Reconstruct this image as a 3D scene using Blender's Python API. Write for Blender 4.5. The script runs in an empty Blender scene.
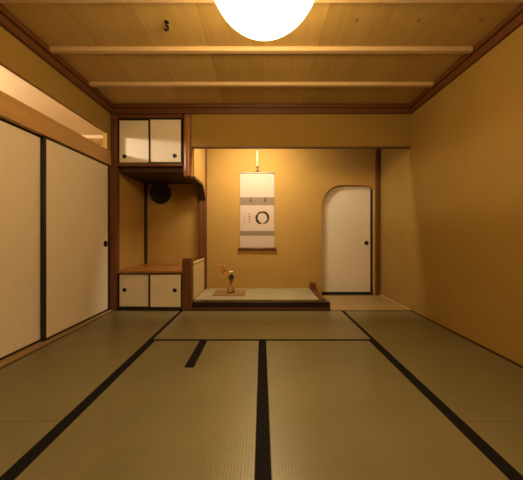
import bpy, bmesh, math, random
from mathutils import Vector, Matrix
random.seed(7)
PI = math.pi
sc = bpy.context.scene
COL = sc.collection

# ------------------------------------------------------------------ materials
def new_mat(name):
    m = bpy.data.materials.new(name); m.use_nodes = True
    nt = m.node_tree
    return m, nt, nt.nodes, nt.links, nt.nodes['Principled BSDF']

def math_node(N, L, op, a, b=None):
    n = N.new('ShaderNodeMath'); n.operation = op
    for i, v in enumerate((a, b)):
        if v is None: continue
        if isinstance(v, (int, float)): n.inputs[i].default_value = v
        else: L.new(v, n.inputs[i])
    return n.outputs[0]

def ramp(N, L, fac, stops):
    r = N.new('ShaderNodeValToRGB'); e = r.color_ramp.elements
    e[0].position, e[0].color = stops[0][0], (*stops[0][1], 1)
    e[1].position, e[1].color = stops[-1][0], (*stops[-1][1], 1)
    for p, c in stops[1:-1]:
        k = e.new(p); k.color = (*c, 1)
    L.new(fac, r.inputs[0]); return r.outputs[0]

def noise(N, L, vec, scale, detail=3, rough=.5):
    n = N.new('ShaderNodeTexNoise'); n.inputs['Scale'].default_value = scale
    n.inputs['Detail'].default_value = detail; n.inputs['Roughness'].default_value = rough
    L.new(vec, n.inputs['Vector']); return n.outputs['Fac']

def stretched(N, L, s):
    tc = N.new('ShaderNodeTexCoord'); mp = N.new('ShaderNodeMapping')
    mp.inputs['Scale'].default_value = s
    L.new(tc.outputs['Object'], mp.inputs[0]); return mp.outputs[0]

def bump(N, L, B, h, strength, dist=.002):
    b = N.new('ShaderNodeBump'); b.inputs['Strength'].default_value = strength
    b.inputs['Distance'].default_value = dist
    L.new(h, b.inputs['Height']); L.new(b.outputs[0], B.inputs['Normal'])

def plain(name, col, rough=.6, var=.08, scale=30, metal=0, bmp=.1):
    m, nt, N, L, B = new_mat(name)
    f = noise(N, L, stretched(N, L, (1, 1, 1)), scale)
    L.new(ramp(N, L, f, [(.25, tuple(c*(1-var) for c in col)), (.75, tuple(min(1, c*(1+var)) for c in col))]), B.inputs['Base Color'])
    B.inputs['Roughness'].default_value = rough; B.inputs['Metallic'].default_value = metal
    if bmp: bump(N, L, B, f, bmp)
    return m

def plaster(name, col):
    m, nt, N, L, B = new_mat(name)
    v = stretched(N, L, (1, 1, 1))
    big = noise(N, L, v, 2.2, 4); fine = noise(N, L, v, 160, 5, .65)
    f = math_node(N, L, 'ADD', math_node(N, L, 'MULTIPLY', big, .6), math_node(N, L, 'MULTIPLY', fine, .4))
    L.new(ramp(N, L, f, [(.3, tuple(c*.92 for c in col)), (.7, tuple(min(1, c*1.06) for c in col))]), B.inputs['Base Color'])
    B.inputs['Roughness'].default_value = .92; bump(N, L, B, fine, .25, .0015)
    return m

def wood(name, dark, light, axis='Y', rough=.45, fine=70, coarse=7):
    m, nt, N, L, B = new_mat(name)
    st = {'X': (.045, 1, 1), 'Y': (1, .045, 1), 'Z': (1, 1, .045)}[axis]
    v = stretched(N, L, st)
    a = noise(N, L, v, coarse, 3); b = noise(N, L, v, fine, 4, .6)
    f = math_node(N, L, 'ADD', math_node(N, L, 'MULTIPLY', a, .55), math_node(N, L, 'MULTIPLY', b, .45))
    L.new(ramp(N, L, f, [(.32, dark), (.68, light)]), B.inputs['Base Color'])
    B.inputs['Roughness'].default_value = rough; bump(N, L, B, b, .12, .001)
    return m

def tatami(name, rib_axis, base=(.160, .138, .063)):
    """rib_axis: the direction in which the ribs of the rush weave follow each other"""
    m, nt, N, L, B = new_mat(name)
    tc = N.new('ShaderNodeTexCoord'); sep = N.new('ShaderNodeSeparateXYZ'); L.new(tc.outputs['Object'], sep.inputs[0])
    x = sep.outputs[rib_axis]
    s = math_node(N, L, 'SINE', math_node(N, L, 'MULTIPLY', x, 2*PI/.0132))
    st = (1, .10, 1) if rib_axis == 1 else (.10, 1, 1)
    rush = noise(N, L, stretched(N, L, st), 220, 3, .6)     # rushes lie across the ribs
    tone = noise(N, L, stretched(N, L, (1, 1, 1)), 3.5, 3)
    f = math_node(N, L, 'ADD', math_node(N, L, 'MULTIPLY', s, .17),
                  math_node(N, L, 'ADD', math_node(N, L, 'MULTIPLY', rush, .5), math_node(N, L, 'MULTIPLY', tone, .5)))
    L.new(ramp(N, L, f, [(.25, tuple(c*.78 for c in base)), (.75, tuple(c*1.2 for c in base))]), B.inputs['Base Color'])
    B.inputs['Roughness'].default_value = .34
    B.inputs['IOR'].default_value = 1.75
    B.inputs['Anisotropic'].default_value = .85          # waxy rush: the sheen spreads across the stalks
    tg = N.new('ShaderNodeCombineXYZ'); tg.inputs[1 - rib_axis].default_value = 1.
    L.new(tg.outputs[0], B.inputs['Tangent'])
    bump(N, L, B, math_node(N, L, 'ADD', s, rush), .08, .001)
    return m

def ceiling_boards(name):
    m, nt, N, L, B = new_mat(name)
    tc = N.new('ShaderNodeTexCoord'); sep = N.new('ShaderNodeSeparateXYZ'); L.new(tc.outputs['Object'], sep.inputs[0])
    W = .455
    u = math_node(N, L, 'DIVIDE', math_node(N, L, 'ADD', sep.outputs[0], 20*W - .4625), W)
    idx = math_node(N, L, 'FLOOR', u); fr = math_node(N, L, 'FRACT', u)
    wn = N.new('ShaderNodeTexWhiteNoise'); wn.noise_dimensions = '1D'; L.new(idx, wn.inputs['W'])
    comb = N.new('ShaderNodeCombineXYZ')
    L.new(sep.outputs[0], comb.inputs[0])
    L.new(math_node(N, L, 'MULTIPLY', sep.outputs[1], .11), comb.inputs[1])
    L.new(math_node(N, L, 'MULTIPLY', wn.outputs['Value'], 9.), comb.inputs[2])
    flow = noise(N, L, comb.outputs[0], 4.5, 2, .4)
    rings = math_node(N, L, 'SINE', math_node(N, L, 'MULTIPLY', flow, 70.))
    fine = noise(N, L, comb.outputs[0], 60, 4, .6)
    f = math_node(N, L, 'ADD', math_node(N, L, 'MULTIPLY', rings, .05),
        math_node(N, L, 'ADD', math_node(N, L, 'MULTIPLY', fine, .25),
        math_node(N, L, 'ADD', math_node(N, L, 'MULTIPLY', flow, .35), math_node(N, L, 'MULTIPLY', wn.outputs['Value'], .22))))
    c = ramp(N, L, f, [(.15, (.40, .262, .075)), (.5, (.50, .345, .115)), (.85, (.60, .43, .16))])
    # dark joint between boards and a small knot at mid-board
    edge = math_node(N, L, 'LESS_THAN', fr, .011)
    kx = math_node(N, L, 'MULTIPLY', math_node(N, L, 'SUBTRACT', fr, .5), W/.013)
    ky = math_node(N, L, 'DIVIDE', math_node(N, L, 'SUBTRACT', sep.outputs[1], 1.97), .022)
    k = math_node(N, L, 'ADD', math_node(N, L, 'POWER', kx, 2.), math_node(N, L, 'POWER', ky, 2.))
    k = math_node(N, L, 'LESS_THAN', k, 1.)
    k = math_node(N, L, 'MULTIPLY', k, math_node(N, L, 'GREATER_THAN', sep.outputs[0], .5))
    d = math_node(N, L, 'MAXIMUM', math_node(N, L, 'MULTIPLY', edge, .45), math_node(N, L, 'MULTIPLY', k, .55))
    mx = N.new('ShaderNodeMix'); mx.data_type = 'RGBA'
    L.new(d, mx.inputs[0]); L.new(c, mx.inputs[6]); mx.inputs[7].default_value = (.13, .06, .02, 1)
    L.new(mx.outputs[2], B.inputs['Base Color'])
    B.inputs['Roughness'].default_value = .55
    return m

def emit(name, col, strength):
    m, nt, N, L, B = new_mat(name)
    B.inputs['Base Color'].default_value = (.8, .78, .7, 1)
    B.inputs['Emission Color'].default_value = (*col, 1)
    B.inputs['Emission Strength'].default_value = strength
    return m

LIGHT = (1.0, .67, .31)
M = {
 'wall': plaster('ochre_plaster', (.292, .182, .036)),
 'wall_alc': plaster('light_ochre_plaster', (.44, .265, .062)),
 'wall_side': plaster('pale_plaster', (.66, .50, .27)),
 'wall_dim': wood('brown_board_wall', (.10, .05, .02), (.16, .08, .03), 'Z'),
 'ceil': ceiling_boards('cedar_boards'),
 'batten': wood('pale_batten_wood', (.52, .37, .19), (.66, .50, .28), 'X', .5),
 'trim_x': wood('brown_trim_along_x', (.085, .030, .009), (.15, .055, .017), 'X'),
 'trim_y': wood('brown_trim_along_y', (.085, .030, .009), (.15, .055, .017), 'Y'),
 'trim_z': wood('brown_post', (.10, .035, .011), (.18, .066, .021), 'Z'),
 'kamoi': wood('lintel_wood', (.42, .245, .085), (.55, .33, .125), 'Y', .5),
 'sill': wood('sill_wood', (.25, .15, .065), (.34, .21, .095), 'Y', .5),
 'plank': wood('tan_floor_board', (.29, .195, .075), (.37, .255, .105), 'X', .4),
 'shelf': wood('reddish_shelf_board', (.25, .095, .026), (.38, .155, .045), 'X', .3),
 'darkwood': wood('dark_cabinet_wood', (.026, .010, .0045), (.046, .018, .008), 'X', .45),
 'log': wood('polished_log', (.24, .095, .03), (.38, .165, .055), 'Z', .32),
 'lacquer': plain('black_lacquer', (.012, .008, .006), .3, .2, 20, 0, 0),
 'kamachi': plain('dark_lacquered_beam', (.018, .009, .006), .28, .2, 12, 0, 0),
 'paper': plain('fusuma_paper', (.76, .69, .56), .75, .025, 9, 0, .04),
 'heri': plain('black_cloth_border', (.008, .0065, .007), .95, .3, 300),
 'tat_x': tatami('tatami_ribs_across', 0),
 'tat_y': tatami('tatami_ribs_deep', 1),
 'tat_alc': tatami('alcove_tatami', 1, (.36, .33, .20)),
 'bronze': plain('dark_bronze', (.022, .014, .010), .45, .2, 40, .3, 0),
 'lamp': emit('lit_washi', LIGHT, 10.1),
 'metal': plain('black_iron', (.02, .018, .016), .45, .2, 40, .6, 0),
 'scroll': plain('scroll_cream_mount', (.54, .43, .35), .85, .02, 60),
 'band': plain('scroll_grey_silk', (.24, .175, .115), .8, .12, 120),
 'art': plain('scroll_art_paper', (.55, .43, .35), .9, .025, 25),
 'ink': plain('sumi_ink', (.035, .022, .012), .8, .35, 60, 0, 0),
 'ink_pale': plain('faded_ink', (.20, .15, .10), .85, .3, 90, 0, 0),
 'tassel': plain('brown_silk_tassel', (.16, .09, .035), .8, .2, 90),
 'roller': wood('scroll_roller_wood', (.11, .05, .02), (.20, .09, .035), 'X', .4),
 'bamboo': wood('pale_bamboo', (.74, .62, .38), (.84, .74, .52), 'Z', .4),
 'slat': wood('pale_slat_wood', (.56, .40, .18), (.68, .52, .26), 'Z', .55),
 'board': wood('flat_vase_board', (.26, .13, .055), (.36, .19, .08), 'X', .4),
 'glaze': plain('ochre_glaze', (.24, .125, .035), .22, .3, 35, 0, 0),
 'stem': plain('brown_stem', (.14, .07, .02), .7, .2, 60),
 'leaf_dark': plain('dark_green_leaf', (.022, .032, .012), .5, .3, 40),
 'leaf_orange': plain('autumn_orange_leaf', (.58, .21, .015), .6, .2, 40),
 'petal': plain('cream_petal', (.82, .74, .48), .7, .1, 40),
 'dark_disc': plain('disc_black', (.010, .007, .006), .6, .3, 25),
}

M['heri'].node_tree.nodes['Principled BSDF'].inputs['Specular IOR Level'].default_value = .15

# ------------------------------------------------------------------ mesh helpers
def box(bm, x0, x1, y0, y1, z0, z1, bev=0.0):
    b = bmesh.new()
    bmesh.ops.create_cube(b, size=1)
    for v in b.verts:
        v.co = Vector(((x0+x1)/2 + v.co.x*(x1-x0), (y0+y1)/2 + v.co.y*(y1-y0), (z0+z1)/2 + v.co.z*(z1-z0)))
    if bev > 0:
        bmesh.ops.bevel(b, geom=b.edges[:], offset=bev, segments=2, affect='EDGES', profile=.5)
    merge(bm, b)

def merge(bm, b, mtx=None):
    if mtx is not None: b.transform(mtx)
    me = bpy.data.meshes.new('tmp'); b.to_mesh(me); b.free()
    bm.from_mesh(me); bpy.data.meshes.remove(me)

def lathe(bm, prof, seg=32, mtx=None, cap=True):
    """prof: list of (r, z) from bottom to top, about the local Z axis"""
    b = bmesh.new(); rings = []
    for r, z in prof:
        if r < 1e-6: rings.append([b.verts.new((0, 0, z))])
        else: rings.append([b.verts.new((r*math.cos(2*PI*i/seg), r*math.sin(2*PI*i/seg), z)) for i in range(seg)])
    for A, C in zip(rings, rings[1:]):
        for i in range(seg):
            j = (i+1) % seg
            if len(A) == 1 and len(C) == 1: continue
            if len(A) == 1: f = (A[0], C[j], C[i])[::-1]
            elif len(C) == 1: f = (A[i], A[j], C[0])
            else: f = (A[i], A[j], C[j], C[i])
            b.faces.new(f)
    if cap:
        for R in (rings[0], rings[-1]):
            if len(R) > 1: b.faces.new(R)
    bmesh.ops.recalc_face_normals(b, faces=b.faces[:])
    for f in b.faces: f.smooth = True
    merge(bm, b, mtx)

def tube(bm, pts, rad, seg=10):
    """rad: number or list; a tube with closed ends through pts"""
    pts = [Vector(p) for p in pts]
    if isinstance(rad, (int, float)): rad = [rad]*len(pts)
    b = bmesh.new(); rings = []
    up = Vector((0, 0, 1))
    for i, p in enumerate(pts):
        t = (pts[min(i+1, len(pts)-1)] - pts[max(i-1, 0)]).normalized()
        s = t.cross(up)
        if s.length < 1e-3: s = t.cross(Vector((0, 1, 0)))
        s.normalize(); n = s.cross(t).normalized()
        rings.append([b.verts.new(p + rad[i]*(math.cos(2*PI*k/seg)*s + math.sin(2*PI*k/seg)*n)) for k in range(seg)])
    for A, C in zip(rings, rings[1:]):
        for k in range(seg):
            f = b.faces.new((A[k], A[(k+1) % seg], C[(k+1) % seg], C[k])); f.smooth = True
    b.faces.new(rings[0]); b.faces.new(rings[-1])
    bmesh.ops.recalc_face_normals(b, faces=b.faces[:])
    merge(bm, b)

def prism(bm, poly, axis, a0, a1):
    """poly: 2-D outline; axis 'X': (y,z), 'Y': (x,z), 'Z': (x,y)"""
    def P(p, a): return {'X': (a, p[0], p[1]), 'Y': (p[0], a, p[1]), 'Z': (p[0], p[1], a)}[axis]
    b = bmesh.new()
    A = [b.verts.new(P(p, a0)) for p in poly]; C = [b.verts.new(P(p, a1)) for p in poly]
    b.faces.new(A); b.faces.new(C)
    for i in range(len(poly)):
        j = (i+1) % len(poly); b.faces.new((A[i], A[j], C[j], C[i]))
    bmesh.ops.recalc_face_normals(b, faces=b.faces[:])
    merge(bm, b)

def obj(name, bm, mat, parent=None):
    """links bm as one mesh object; its coordinates are the room's"""
    if parent is not None:
        w = Vector((0, 0, 0)); p = parent
        while p is not None: w += p.location; p = p.parent
        bm.transform(Matrix.Translation(-w))
    me = bpy.data.meshes.new(name); bm.to_mesh(me); bm.free()
    me.materials.append(M[mat] if isinstance(mat, str) else mat)
    o = bpy.data.objects.new(name, me); COL.objects.link(o)
    if parent is not None: o.parent = parent
    return o

def tag(o, label, cat, group=None, kind=None):
    o['label'] = label; o['category'] = cat
    if group: o['group'] = group
    if kind: o['kind'] = kind
    return o

def thing(name, label, cat, loc, group=None, kind=None):
    o = bpy.data.objects.new(name, None); COL.objects.link(o); o.location = loc
    o.empty_display_size = .1
    return tag(o, label, cat, group, kind)

def B(*boxes, bev=0.0):
    bm = bmesh.new()
    for b in boxes: box(bm, *b, bev=bev)
    return bm

def struct(name, bm, mat, label, cat):
    return tag(obj(name, bm, mat), label, cat, None, 'structure')

# ------------------------------------------------------------------ dimensions (metres; x right, y into the room, z up)
XL, XR = -1.83, 1.81          # faces of the side walls above the doors / right wall
YF, YB, Y0 = 3.27, 4.13, -.60  # front plane of the alcoves, their back wall, wall behind the camera
ZC = 2.48                     # ceiling
ZT = 2.376                    # underside of the ceiling trim
ZK, ZK2, ZR = 1.756, 1.925, 2.122   # lintel underside, lintel top, top of the open transom
HB = .031                     # cloth border of a mat
XM = .957                     # edge of the middle mats

# ------------------------------------------------------------------ floor, ceiling, walls
struct('floor', B((-4.75, 2.0, Y0-.1, 5.0, -.12, -.056)), 'darkwood', 'wooden sub floor under the woven mats', 'floor')
struct('ceiling', B((-1.95, 1.95, Y0-.1, YB+.1, ZC, ZC+.05)), 'ceil', 'ceiling of wide cedar boards with faint joints and knots', 'ceiling')
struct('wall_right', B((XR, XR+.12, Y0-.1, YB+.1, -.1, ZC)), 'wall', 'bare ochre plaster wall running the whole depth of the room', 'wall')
struct('wall_behind', B((-1.95, XR, Y0-.12, Y0, -.1, ZC)), 'wall_dim', 'brown boarded wall facing the alcove from across the room', 'wall')
struct('wall_left', B((XL-.03, XL, Y0, YF+.03, ZR, ZC), (XL-.10, XL-.01, Y0, 1.30, -.056, ZK)),
       'wall', 'strip of ochre plaster above the open transom over the sliding doors', 'wall')
struct('wall_transom', B((XL-.05, XL, 3.19, YF+.03, ZK2, ZR)), 'wall', 'pale plaster end of the open transom beside the upper cabinet', 'wall')
struct('wall_shelf_side', B((-1.93, -1.79, YF+.03, YB, -.056, ZC)), 'wall_alc', 'ochre side wall of the shelf nook between the two cabinets', 'wall')
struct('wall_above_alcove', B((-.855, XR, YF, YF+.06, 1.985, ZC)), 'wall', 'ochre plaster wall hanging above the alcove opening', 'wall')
struct('ceiling_alcove', B((-.94, XR, YF+.06, YB, ZT+.02, ZT+.06)), 'wall_alc', 'plaster ceiling inside the alcove', 'ceiling')

# back wall with the arched doorway
def arch_outline():
    x0, x1, zt = .917, 1.716, 1.678
    pts = [(x0, 0.0)]
    r = .30
    for k in range(15):
        a = PI - k*(PI/2)/14; pts.append((x0+r+r*math.cos(a), zt-r*1.15+r*1.15*math.sin(a)))
    rx, rz = .20, .085
    for k in range(11):
        a = PI/2 - k*(PI/2)/10; pts.append((x1-rx+rx*math.cos(a), zt-rz+rz*math.sin(a)))
    pts.append((x1, 0.0)); return pts
bm = bmesh.new()
A = arch_outline()
outer = [(-1.93, -.056), (-1.93, ZC), (XR, ZC), (XR, -.056), (A[-1][0], -.056)] + A[::-1] + [(A[0][0], -.056)]
prism(bm, outer, 'Y', YB, YB+.055)
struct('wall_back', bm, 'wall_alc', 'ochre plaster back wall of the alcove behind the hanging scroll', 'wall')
struct('wall_behind_arch', B((.75, 1.95, YB+.12, YB+.2, -.1, 1.9)), 'wall', 'plaster behind the arched doorway', 'wall')

# wall between shelf nook and alcove, cut away below
bm = bmesh.new()
side = [(3.385, ZT+.02), (YB, ZT+.02), (YB, 1.45), (4.035, 1.462), (4.00, 1.51), (3.95, 1.565), (3.90, 1.615), (3.83, 1.650), (3.385, 1.652)]
prism(bm, side, 'X', -.935, -.852)
struct('wall_nook_divider', bm, 'wall_alc', 'small plaster divider hanging between shelf nook and alcove', 'wall')
bm = bmesh.new()
low = side[3:]
strip = low + [(y - (.0 if i == 0 else .006 if i == len(low)-1 else .012), z-.032) for i, (y, z) in reversed(list(enumerate(low)))]
prism(bm, strip, 'X', -.945, -.842)
struct('trim_1', bm, 'darkwood', 'dark curved wooden edging under the small plaster divider', 'edging')

# ------------------------------------------------------------------ wooden trim
def ceiling_trim(x0, x1, y0, y1, nx, ny):
    bm = bmesh.new()
    box(bm, x0, x1, y0, y1, ZT, ZC, bev=.004)
    # narrower upper step that runs round above it
    box(bm, x0+min(nx, 0)*.03, x1+max(nx, 0)*.03, y0+min(ny, 0)*.03, y1+max(ny, 0)*.03, ZC-.045, ZC-.001, bev=.004)
    return bm
struct('trim_2', ceiling_trim(XL, XL+.035, Y0, YF-.03, 1, 0), 'trim_y', 'stepped brown wooden rail along the ceiling above the transom', 'trim')
struct('trim_3', ceiling_trim(XR-.03, XR, Y0, YF-.03, -1, 0), 'trim_y', 'stepped brown wooden rail along the ceiling above the bare wall', 'trim')
struct('trim_4', ceiling_trim(XL, XR, YF-.03, YF, 0, -1), 'trim_x', 'stepped brown wooden rail along the ceiling above alcove and cabinet', 'trim')
n = 5
for i, y in enumerate((.735, 1.25, 1.765, 2.262, 2.78)):
    o = struct('trim_%d' % n, B((XL+.05, XR-.045, y-.02, y+.02, ZC-.034, ZC+.002), bev=.003), 'batten',
        ['second pale ceiling batten towards the viewer', 'pale ceiling batten under the round lamp', 'pale ceiling batten just behind the round lamp',
         'pale ceiling batten crossing between lamp and alcove, the lower edge in the middle', 'pale ceiling batten nearest the alcove wall'][i], 'batten')
    o['group'] = 'pale ceiling battens'; n += 1
struct('trim_10', B((XL-.07, XL+.004, Y0, YF, ZK, ZK2), bev=.004), 'kamoi', 'orange brown wooden lintel over the two big sliding doors', 'lintel')
struct('trim_11', B((XL-.09, -1.793, Y0, YF, -.055, .012), bev=.003), 'sill', 'pale grooved wooden sill under the two big sliding doors', 'sill')
struct('trim_12', B((XR-.022, XR, Y0, YF, -.055, .006), bev=.002), 'darkwood', 'thin dark wooden strip at the foot of the bare wall', 'skirting')
struct('trim_13', B((XR-.016, XR, YF, YB, -.055, .012), bev=.002), 'kamoi', 'thin strip at the foot of the wall inside the alcove', 'skirting')
# posts
struct('trim_14', B((-1.93, -1.762, YF-.005, YF+.075, -.055, ZK), (-1.83, -1.762, YF-.005, YF+.075, ZK, ZT), bev=.004), 'trim_z', 'brown post between sliding doors and cabinets', 'post')
bm = bmesh.new()
prof = [(.052, 1.626), (.056, 1.632)] + [(.056 + .0015*math.sin(k*1.7), 1.64 + k*(ZT-1.64)/12) for k in range(13)]
lathe(bm, prof, 28, Matrix.Translation((-.908, YF+.045, 0)))
struct('trim_15', bm, 'log', 'rounded log post hanging beside the upper cabinet', 'post')
struct('trim_16', B((-.942, -.840, 4.035, YB, -.055, ZT), bev=.004), 'trim_z', 'brown pillar in the corner of the alcove beside the shelf nook', 'pillar')
struct('trim_17', B((1.730, 1.778, YB-.035, YB, -.055, ZT), bev=.003), 'trim_z', 'slim brown pillar beside the arched door', 'pillar')
struct('trim_18', B((-1.79, -1.752, YB-.03, YB, .47, 1.75), bev=.002), 'darkwood', 'thin dark corner strip at the back of the shelf nook', 'strip')
struct('trim_19', B((-1.762, -.965, YF-.002, YF+.06, 2.333, ZT), bev=.003), 'trim_x', 'brown rail above the doors of the upper cabinet', 'rail')
struct('trim_20', B((.842, 1.70, YB-.028, YB+.058, -.055, .006), bev=.002), 'lacquer', 'dark threshold under the arched door', 'threshold')
struct('trim_21', B((-.855, 1.80, YF+.002, YF+.058, 1.974, 1.985), bev=.002), 'trim_x', 'thin wooden edge under the wall above the alcove', 'edge')

# ------------------------------------------------------------------ sliding doors
def handle(parent, c, r, ny=None, mat='bronze'):
    """round recessed finger pull; ny: outward normal"""
    bm = bmesh.new()
    prof = [(r*1.0, 0), (r*1.0, .004), (r*.9, .0055), (r*.82, .004), (r*.76, .0012), (0, .0008)]
    z = Vector(ny).normalized(); x = Vector((0, 0, 1)).cross(z).normalized(); y = z.cross(x)
    mt = Matrix((x, y, z)).transposed().to_4x4(); mt.translation = c
    lathe(bm, prof, 28, mt, cap=False)
    return obj('door_handle', bm, mat, parent)

def wall_door(name, label, y0, y1, xf, hy):
    """big papered door that slides along y; xf: face; hy: y of the pull"""
    z0, z1 = .012, ZK+.006
    t = thing(name, label, 'sliding door', ((xf-.012), (y0+y1)/2, z0), None, 'structure')
    obj('door_panel', B((xf-.026, xf-.003, y0+.018, y1-.018, z0+.015, z1-.018)), 'paper', t)
    f = .028
    obj('door_frame', B((xf-.03, xf, y0, y0+f, z0, z1), (xf-.03, xf, y1-f, y1, z0, z1),
        (xf-.029, xf-.001, y0+f, y1-f, z0, z0+.018), (xf-.029, xf-.001, y0+f, y1-f, z1-.024, z1), bev=.0015), 'lacquer', t)
    handle(t, Vector((xf-.0035, hy, .81)), .038, (1, 0, 0))
    return t
wall_door('door_1', 'tall cream papered sliding door nearest the viewer, cut off by the frame', 1.32, 2.322, -1.878, 1.40)
wall_door('door_2', 'tall cream papered sliding door next to the cabinets, round dark pull', 2.285, 3.264, -1.846, 3.19)

t = thing('door_3', 'cream papered door with a rounded arch top in the alcove back wall', 'sliding door', (1.3, YB+.085, 0), None, 'structure')
obj('door_panel', B((.86, 1.69, YB+.072, YB+.095, .008, 1.76)), 'paper', t)
obj('door_frame', B((1.685, 1.735, YB+.062, YB+.10, .008, 1.655), (.86, 1.685, YB+.064, YB+.10, .002, .028), bev=.0015), 'lacquer', t)
handle(t, Vector((1.625, YB+.0715, .79)), .034, (0, -1, 0))

# ------------------------------------------------------------------ cabinets in the nook
def cabinet_door(parent, x0, x1, z0, z1, y, hx, hz):
    d = obj('door', B((x0+.01, x1-.01, y+.006, y+.022, z0+.01, z1-.01)), 'paper', parent)
    f = .018
    obj('door_frame', B((x0, x0+f, y, y+.024, z0, z1), (x1-f, x1, y, y+.024, z0, z1),
        (x0+f, x1-f, y, y+.024, z0, z0+f), (x0+f, x1-f, y, y+.024, z1-f, z1), bev=.001), 'lacquer', d)
    handle(d, Vector((hx, y+.0065, hz)), .025, (0, -1, 0))
    return d
XC0, XC1 = -1.762, -.966
t = thing('upper_cabinet', 'small wall cabinet with two cream doors hung high in the nook under the ceiling', 'cabinet', (-1.364, 3.7, 1.690))
obj('body', B((-1.788, -.965, YF+.055, YB-.002, 1.690, 2.332), bev=.002), 'darkwood', t)
obj('bottom_rail', B((XC0, XC1, YF-.004, YF+.055, 1.748, 1.782), bev=.002), 'trim_x', t)
cabinet_door(t, XC0, -1.360, 1.782, 2.333, YF+.028, -1.683, 1.876)
cabinet_door(t, -1.374, XC1, 1.782, 2.333, YF+.004, -1.060, 1.876)
t = thing('lower_cabinet', 'low floor cabinet with two cream doors and a reddish wooden top', 'cabinet', (-1.364, 3.7, 0))
obj('body', B((-1.788, -.966, YF+.055, YB-.002, 0, .452), bev=.002), 'darkwood', t)
obj('plinth', B((XC0, XC1, YF+.002, YF+.055, -.002, .022), bev=.002), 'lacquer', t)
obj('cabinet_top', B((XC0, -.966, YF, YF+.05, .452, .476), (-1.788, -.966, YF+.05, YB-.002, .452, .476)), 'shelf', t)
cabinet_door(t, XC0, -1.360, .022, .452, YF+.028, -1.683, .242)
cabinet_door(t, -1.374, XC1, .022, .452, YF+.004, -1.060, .242)

# unidentified round dark shape on the nook's back wall, built as a disc
bm = bmesh.new()
mt = Matrix.Rotation(PI/2, 4, 'X'); mt.translation = (-1.545, YB, 1.545)
lathe(bm, [(.155, 0), (.155, .018), (.148, .025), (.138, .022), (.130, .012), (0, .010)], 40, mt)
tag(obj('wall_disc', bm, 'dark_disc'), 'round blackish disc on the nook wall in the shade under the upper cabinet', 'dark_disc')

# ------------------------------------------------------------------ low partition between nook and alcove
t = thing('low_partition', 'knee high partition of pale slats with a thick brown end post', 'partition', (-.9, 3.7, 0))
obj('post', B((-.966, -.853, YF-.004, YF+.095, -.002, .630), bev=.006), 'trim_z', t)
bm = bmesh.new()
k = 16; yy0, yy1 = YF+.097, 4.032; w = (yy1-yy0)/k
for i in range(k):
    box(bm, -.885, -.862, yy0+i*w+.001, yy0+(i+1)*w-.001, .102, .545, bev=.005)
obj('slat_panel', bm, 'slat', t)
obj('top_rail', B((-.893, -.855, yy0, yy1, .545, .566), bev=.004), 'slat', t)
obj('backing', B((-.93, -.887, yy0, yy1, -.002, .545)), 'darkwood', t)

# ------------------------------------------------------------------ alcove platform
t = thing('alcove_platform', 'low raised alcove platform with a black lacquered front beam', 'platform', (0, 3.7, 0))
obj('front_beam', B((-.851, .832, YF+.022, YF+.135, .026, .097), bev=.005), 'kamachi', t)
obj('base_board', B((-.851, .828, YF+.016, YF+.12, -.002, .026), bev=.002), 'trim_x', t)
obj('side_rail', B((.724, .806, YF+.137, YB-.002, -.002, .104), bev=.003), 'trim_y', t)
obj('stub_post', B((.722, .808, YB-.08, YB-.002, .104, .197), bev=.004), 'trim_z', t)
obj('base', B((-.838, .722, YF+.137, YB-.002, -.002, .050)), 'darkwood', t)

# ------------------------------------------------------------------ tatami mats
def mat(label, x0, x1, y0, y1, along, borders, tex, z=0.0, th=.055):
    """borders: list of (side, width)"""
    t = thing('tatami_mat', label, 'tatami mat', ((x0+x1)/2, (y0+y1)/2, z-th), 'woven tatami mats on the floor')
    g = .0004
    X0, X1, YY0, YY1 = x0+g, x1-g, y0+g, y1-g
    bx0, bx1, by0, by1 = X0, X1, YY0, YY1
    strips = []
    for s, w in borders:
        if s == 'l': strips.append((X0, X0+w, YY0, YY1)); bx0 = X0+w
        if s == 'r': strips.append((X1-w, X1, YY0, YY1)); bx1 = X1-w
        if s == 'n': strips.append((X0, X1, YY0, YY0+w)); by0 = YY0+w
        if s == 'f': strips.append((X0, X1, YY1-w, YY1)); by1 = YY1-w
    obj('mat_surface', B((bx0, bx1, by0, by1, z-th, z), bev=.002), tex, t)
    for a, b, c, d in strips:
        obj('border', B((a, b, c, d, z-th, z+.001), bev=.0006), 'heri', t)
    return t
mat('long tatami mat beside the big sliding doors, reaching the lower cabinet', -1.792, -XM, 1.324, YF, 'Y', [('l', .010), ('r', HB)], 'tat_x')
mat('tatami mat beside the nearest sliding door, cut off by the frame', -1.792, -XM, Y0, 1.324, 'Y', [('l', .010), ('r', HB)], 'tat_x')
mat('long tatami mat beside the bare ochre wall', XM, XR-.022, 1.324, YF, 'Y', [('l', HB), ('f', .024)], 'tat_x')
mat('tatami mat at the near end of the bare ochre wall, cut off by the frame', XM, XR-.022, Y0, 1.324, 'Y', [('l', HB)], 'tat_x')
mat('tatami mat lying crosswise in front of the alcove platform', -XM, XM, 2.336, YF, 'X', [('n', HB), ('f', .020)], 'tat_y')
tl = mat('middle tatami mat with a short extra black border strip near its far end', -XM, .004, .44, 2.336, 'Y', [('l', HB), ('r', HB)], 'tat_x')
obj('hearth_border', B((-.538, -.472, 1.862, 2.334, -.004, .0011), bev=.0005), 'heri', tl)
mat('middle tatami mat without the short extra strip', .004, XM, .44, 2.336, 'Y', [('l', HB), ('r', HB)], 'tat_x')
tag(obj('floor_board', B((.834, XR-.018, YF+.001, YB-.03, -.055, -.001), bev=.002), 'plank'), 'wide tan wooden floor board in front of the arched door', 'floor board')
mat('pale tatami mat on the raised alcove platform under the scroll', -.861, .722, YF+.137, YB-.002, 'X', [], 'tat_alc', .099, .048)

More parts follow.
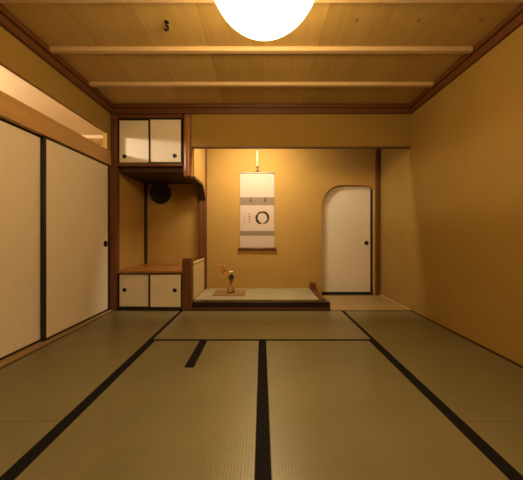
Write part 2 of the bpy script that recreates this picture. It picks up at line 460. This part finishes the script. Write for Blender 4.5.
# ------------------------------------------------------------------ hanging scroll
YS = YB - .012
t = thing('hanging_scroll', 'cream paper hanging scroll with a brushed ink circle on the alcove wall', 'scroll', (-.073, YS, .70))
def flat(name, x0, x1, z0, z1, d, mat, parent):
    return obj(name, B((x0, x1, YS-d-.0015, YS-d+.0005, z0, z1)), mat, parent)
obj('mount', B((-.336, .190, YS-.001, YS+.001, .722, 1.862)), 'scroll', t)
flat('upper_band', -.334, .188, 1.367, 1.491, .002, 'band', t)
flat('lower_band', -.334, .188, .907, .975, .002, 'band', t)
art = flat('picture', -.312, .170, .975, 1.367, .003, 'art', t)
flat('side_border', -.334, -.313, .975, 1.367, .002, 'scroll', t)
flat('side_border', .171, .188, .975, 1.367, .002, 'scroll', t)
# brushed circle
bm = bmesh.new(); cx, cz, R = .006, 1.175, .0885
nseg = 72; a0 = math.radians(-96); sweep = -math.radians(352)
inn, out = [], []
for k in range(nseg+1):
    u = k/nseg; a = a0 + sweep*u
    w = .0155*(1 + .22*math.sin(a*2+.6) + .10*math.sin(a*7)) * min(1, .35+u*14) * min(1, .30+(1-u)*9)
    rr = R*(1 + .012*math.sin(2*a+.5))
    inn.append((cx+(rr-w)*math.cos(a), cz+(rr-w)*math.sin(a))); out.append((cx+(rr+w)*math.cos(a), cz+(rr+w)*math.sin(a)))
yf = YS-.0052
for k in range(nseg):
    vs = [bm.verts.new((p[0], yf, p[1])) for p in (inn[k], inn[k+1], out[k+1], out[k])]
    bm.faces.new(vs)
bmesh.ops.remove_doubles(bm, verts=bm.verts[:], dist=1e-5)
ex = bmesh.ops.extrude_face_region(bm, geom=bm.faces[:])
for v in ex['geom']:
    if isinstance(v, bmesh.types.BMVert): v.co.y += .0005
bmesh.ops.recalc_face_normals(bm, faces=bm.faces[:])
obj('ink_circle', bm, 'ink', art)
# faint columns of brush writing
def brush(bm, pts, w):
    for (xa, za), (xb, zb) in zip(pts, pts[1:]):
        d = Vector((xb-xa, 0, zb-za)); l = d.length
        n = Vector((-d.z, 0, d.x))/l*w
        vs = [bm.verts.new((xa+n.x*s1 if k < 2 else xb+n.x*s1, yf, (za if k < 2 else zb)+n.z*s1)) for k, s1 in ((0, 1), (1, -1), (2, -1), (3, 1))]
        bm.faces.new(vs)
def column(x, ztop, count, pitch, s, w, mat):
    bm = bmesh.new()
    for i in range(count):
        z = ztop - i*pitch
        j = lambda: random.uniform(-.15, .15)*s
        brush(bm, [(x-.45*s+j(), z), (x+.1*s, z+.12*s), (x+.5*s, z+j())], w)
        brush(bm, [(x+j(), z+.45*s), (x-.05*s, z), (x-.4*s, z-.45*s)], w)
        brush(bm, [(x+.05*s, z-.05*s), (x+.3*s, z-.30*s), (x+.45*s+j(), z-.42*s)], w)
        if i % 2: brush(bm, [(x-.3*s, z-.22*s), (x+.3*s, z-.20*s)], w*.8)
    bmesh.ops.recalc_face_normals(bm, faces=bm.faces[:])
    return obj('brush_writing', bm, mat, art)
column(-.192, 1.232, 4, .040, .030, .0032, 'ink_pale')
column(-.268, 1.195, 4, .032, .022, .0020, 'ink_pale')
# hanging ribbons and their tassels
for x in (-.174, .044):
    r = flat('ribbon', x-.011, x+.011, 1.478, 1.858, .004, 'scroll', t)
    bm = bmesh.new()
    lathe(bm, [(.003, 0), (.011, .008), (.012, .03), (.008, .048), (.010, .056), (.004, .064)], 12, Matrix.Translation((x, YS-.012, 1.428)))
    obj('tassel', bm, 'tassel', r)
# rods, cord
def xrod(x0, x1, z, r, y):
    bm = bmesh.new(); mt = Matrix.Rotation(PI/2, 4, 'Y'); mt.translation = (x0, y, z)
    lathe(bm, [(r, 0), (r, x1-x0)], 20, mt); return bm
obj('roller', xrod(-.336, .190, .706, .018, YS-.010), 'roller', t)
for x0, x1 in ((-.366, -.336), (.190, .220)):
    bm = bmesh.new(); mt = Matrix.Rotation(PI/2, 4, 'Y'); mt.translation = (x0, YS-.010, .706)
    lathe(bm, [(.016, 0), (.022, .004), (.022, .026), (.016, .030)], 20, mt); obj('roller_knob', bm, 'roller', t)
obj('top_rod', xrod(-.338, .192, 1.862, .008, YS-.006), 'scroll', t)
bm = bmesh.new()
tube(bm, [(-.16, YS-.008, 1.866), (-.072, YS-.010, 1.893), (.016, YS-.008, 1.866)], .0025, 6)
obj('hanging_cord', bm, 'tassel', t)
# bamboo hanger
t = thing('scroll_hanger', 'slim pale bamboo hanger with a dark hook above the scroll', 'hanger', (-.070, YS-.012, 1.88))
bm = bmesh.new()
prof = [(.014, 1.955), (.017, 1.96), (.0165, 2.05), (.019, 2.055), (.0165, 2.06), (.0165, 2.205)]
lathe(bm, prof, 14, Matrix.Translation((-.070, YS-.014, 0))); obj('rod', bm, 'bamboo', t)
bm = bmesh.new()
lathe(bm, [(.008, 2.205), (.009, 2.215), (.007, 2.392)], 10, Matrix.Translation((-.070, YS-.014, 0))); obj('top_cord', bm, 'tassel', t)
bm = bmesh.new()
tube(bm, [(-.070, YS-.014, 1.957), (-.070, YS-.014, 1.925), (-.060, YS-.016, 1.908), (-.066, YS-.020, 1.889), (-.078, YS-.020, 1.888), (-.086, YS-.020, 1.905)],
     [.004, .006, .010, .012, .011, .006], 10)
obj('hook', bm, 'tassel', t)

# ------------------------------------------------------------------ vase, its board, flowers
ZP = .099
tag(obj('vase_board', B((-.668, -.232, 3.62, 3.95, ZP, ZP+.014), bev=.004), 'board'), 'flat reddish wooden board under the flower vase on the platform', 'board')
VX, VY, VZ = -.432, 3.76, ZP+.014
bm = bmesh.new()
lathe(bm, [(.0, .0), (.050, .0), (.054, .006), (.055, .022), (.050, .048), (.034, .072), (.021, .090), (.0165, .115), (.0170, .138), (.024, .152), (.026, .156), (.022, .155), (.013, .138), (0, .110)],
      36, Matrix.Translation((VX, VY, VZ)), cap=False)
v = thing('flower_vase', 'small ochre vase with a broad foot and slim neck holding flowers', 'vase', (VX, VY, VZ))
obj('vase_body', bm, 'glaze', v)
bm = bmesh.new()
lathe(bm, [(.0555, .020), (.0585, .024), (.0585, .030), (.0545, .034)], 36, Matrix.Translation((VX, VY, VZ)), cap=False)
obj('foot_ring', bm, 'board', v)
def leaf(bm, base, d, length, width, nrm=(0, -1, .25), bend=.25, lobes=0):
    d = Vector(d).normalized(); nrm = Vector(nrm); s = d.cross(nrm).normalized(); nn = s.cross(d).normalized()
    b = bmesh.new(); N_ = 8; L_, R_, C_ = [], [], []
    for i in range(N_+1):
        u = i/N_
        w = width*.5*(math.sin(PI*u**.8))*(1 - .25*lobes*(i % 2)) + .0006
        c = Vector(base) + d*length*u - nn*bend*length*u*u
        C_.append(b.verts.new(c - nn*.08*width)); L_.append(b.verts.new(c + s*w)); R_.append(b.verts.new(c - s*w))
    for i in range(N_):
        b.faces.new((C_[i], C_[i+1], L_[i+1], L_[i])); b.faces.new((R_[i], R_[i+1], C_[i+1], C_[i]))
    for f in b.faces: f.smooth = True
    ex = bmesh.ops.extrude_face_region(b, geom=b.faces[:])
    for e in ex['geom']:
        if isinstance(e, bmesh.types.BMVert): e.co += nn*.0012
    bmesh.ops.recalc_face_normals(b, faces=b.faces[:])
    merge(bm, b)
top = Vector((VX, VY, VZ+.15))
f = thing('flower_arrangement', 'sprig of dark leaves, a cream bloom and orange autumn leaves standing in the vase', 'flowers', (VX, VY, VZ+.12))
bm = bmesh.new()
tube(bm, [(VX, VY, VZ+.140), (VX, VY-.003, VZ+.19), (VX+.005, VY-.008, VZ+.285)], [.004, .0035, .003], 8); obj('stem', bm, 'stem', f)
bm = bmesh.new()
tube(bm, [(VX-.004, VY, VZ+.140), (VX-.02, VY, VZ+.20), (VX-.07, VY+.005, VZ+.275), (VX-.14, VY+.01, VZ+.36)], [.004, .003, .0025, .0015], 8); obj('twig', bm, 'stem', f)
bm = bmesh.new()
tube(bm, [(VX+.003, VY, VZ+.140), (VX+.02, VY, VZ+.18), (VX+.07, VY+.0, VZ+.235), (VX+.10, VY+.0, VZ+.265)], [.003, .0025, .002, .001], 8); obj('twig', bm, 'stem', f)
for k in range(9):
    a = 2*PI*k/9 + .2
    bm = bmesh.new()
    leaf(bm, (VX+.004, VY-.006, VZ+.205 + .006*(k % 3)), (math.cos(a)*.8, -.45+.25*math.sin(k), math.sin(a)*.8+.15), .048+.006*(k % 2), .034, bend=.2)
    obj('leaf', bm, 'leaf_dark', f)
bl = obj('flower', B((VX+.001, VX+.009, VY-.012, VY-.004, VZ+.278, VZ+.290), bev=.003), 'petal', f)
for k in range(10):
    a = 2*PI*k/10
    bm = bmesh.new()
    leaf(bm, (VX+.005, VY-.008, VZ+.282), (math.cos(a), math.sin(a)*.7-.25, .35+.3*(k % 2)), .034, .020, (0, -.3, 1), .15)
    obj('petal', bm, 'petal', bl)
pts = [(-.055, .262), (-.075, .285), (-.095, .30), (-.105, .325), (-.125, .335), (-.14, .36), (-.118, .365), (-.085, .33), (-.070, .31), (-.10, .275), (-.145, .345), (-.13, .31), (.075, .243), (.10, .268), (.072, .19)]
for k, (dx, dz) in enumerate(pts):
    bm = bmesh.new(); a = random.uniform(0, 2*PI)
    leaf(bm, (VX+dx, VY+random.uniform(-.01, .015), VZ+dz), (math.cos(a), random.uniform(-.5, .2), math.sin(a)*.8), random.uniform(.042, .056) if k < 12 else .026, .034 if k < 12 else .014, bend=.2, lobes=1)
    obj('orange_leaf', bm, 'leaf_orange', f)

# ------------------------------------------------------------------ ceiling hook
HX, HY = -.702, 1.985
t = thing('ceiling_hook', 'small black iron hook screwed to the ceiling boards', 'hook', (HX, HY, ZC))
bm = bmesh.new(); lathe(bm, [(.0, -.008), (.014, -.008), (.018, -.003), (.018, 0)], 20, Matrix.Translation((HX, HY, ZC))); obj('plate', bm, 'metal', t)
bm = bmesh.new()
tube(bm, [(HX, HY, ZC-.004), (HX, HY, ZC-.030), (HX+.012, HY-.004, ZC-.042), (HX+.014, HY-.008, ZC-.058), (HX, HY-.010, ZC-.068), (HX-.013, HY-.008, ZC-.058)],
     [.010, .010, .010, .010, .009, .006], 10)
obj('hook_arm', bm, 'metal', t)

# ------------------------------------------------------------------ round paper lamp
LX, LY, LZ, LR = .0127, 1.316, 2.200, .275
t = thing('ceiling_lamp', 'big glowing round paper lamp hanging under the ceiling', 'lamp', (LX, LY, LZ))
bm = bmesh.new(); prof = []
nr = 36
for k in range(nr*2+1):
    a = -PI/2 + PI*k/(nr*2)
    r = LR*(1 - (.006 if k % 2 else 0)); prof.append((max(r*math.cos(a), .0 if k in (0, nr*2) else .001), r*math.sin(a)))
lathe(bm, prof, 64, Matrix.Translation((LX, LY, LZ)), cap=False); obj('lamp_shade', bm, 'lamp', t)
bm = bmesh.new(); lathe(bm, [(.075, ZC-.022), (.09, ZC-.016), (.09, ZC)], 24, Matrix.Translation((LX, LY, 0))); obj('ceiling_rose', bm, 'metal', t)

# ------------------------------------------------------------------ room behind the transom
struct('wall_next_room_far', B((-4.75, -4.65, Y0-.1, 5.0, -.056, 2.6)), 'wall_side', 'far wall of the next room', 'wall')
struct('wall_next_room_end', B((-4.65, -1.93, 4.75, 4.85, -.056, 2.6)), 'wall_side', 'end wall of the next room seen through the transom', 'wall')
struct('wall_next_room_near', B((-4.65, -1.95, Y0-.1, Y0, -.056, 2.6)), 'wall_side', 'near wall of the next room', 'wall')
struct('ceiling_next_room', B((-4.75, -1.95, Y0-.1, 4.85, ZC+.02, ZC+.07)), 'wall_side', 'bright plaster ceiling of the next room seen through the transom', 'ceiling')
struct('trim_22', B((-4.6, -1.95, 4.28, 4.33, ZC-.03, ZC+.02), bev=.003), 'batten', 'pale rail crossing the ceiling of the next room', 'rail')

# ------------------------------------------------------------------ lights
def point(name, loc, power, size, col=LIGHT):
    l = bpy.data.lights.new(name, 'POINT'); l.energy = power; l.shadow_soft_size = size; l.color = col
    o = bpy.data.objects.new(name, l); o.location = loc; COL.objects.link(o); return o
point('next_room_lamp', (-3.4, 2.12, 2.275), 78, .08, (1, .82, .65))
l = bpy.data.lights.new('alcove_tube', 'AREA'); l.shape = 'RECTANGLE'; l.size = .7; l.size_y = .05; l.energy = 11; l.color = (1, .82, .56)
o = bpy.data.objects.new('alcove_tube', l); o.location = (-.08, YF+.115, 2.31); o.rotation_euler = (math.radians(20), 0, 0); COL.objects.link(o)

l = bpy.data.lights.new('mat_fill_spot', 'SPOT'); l.energy = 27; l.spot_size = math.radians(125); l.spot_blend = .8
l.shadow_soft_size = .08; l.color = (1, .78, .45)      # added spot under the closed paper shade, brightens the middle mats
o = bpy.data.objects.new('mat_fill_spot', l); o.location = (LX, LY, LZ-LR-.01); COL.objects.link(o)

w = bpy.data.worlds.new('world'); sc.world = w; w.use_nodes = True
w.node_tree.nodes['Background'].inputs[0].default_value = (1, .7, .4, 1)
w.node_tree.nodes['Background'].inputs[1].default_value = 0.0

# ------------------------------------------------------------------ camera
F = 270.0
cam = bpy.data.cameras.new('camera'); cam.sensor_fit = 'HORIZONTAL'; cam.sensor_width = 36; cam.lens = 36*F/523
cam.shift_x = -.5/523; cam.shift_y = -5/523; cam.clip_start = .02
o = bpy.data.objects.new('camera', cam); o.location = (0, 0, .914); o.rotation_euler = (PI/2, 0, 0); COL.objects.link(o)
sc.camera = o
vs = sc.view_settings
sc.display_settings.display_device = 'sRGB'
vs.view_transform = 'Standard'; vs.look = 'None'; vs.gamma = 1; vs.use_curve_mapping = False
vs.exposure = 1.4
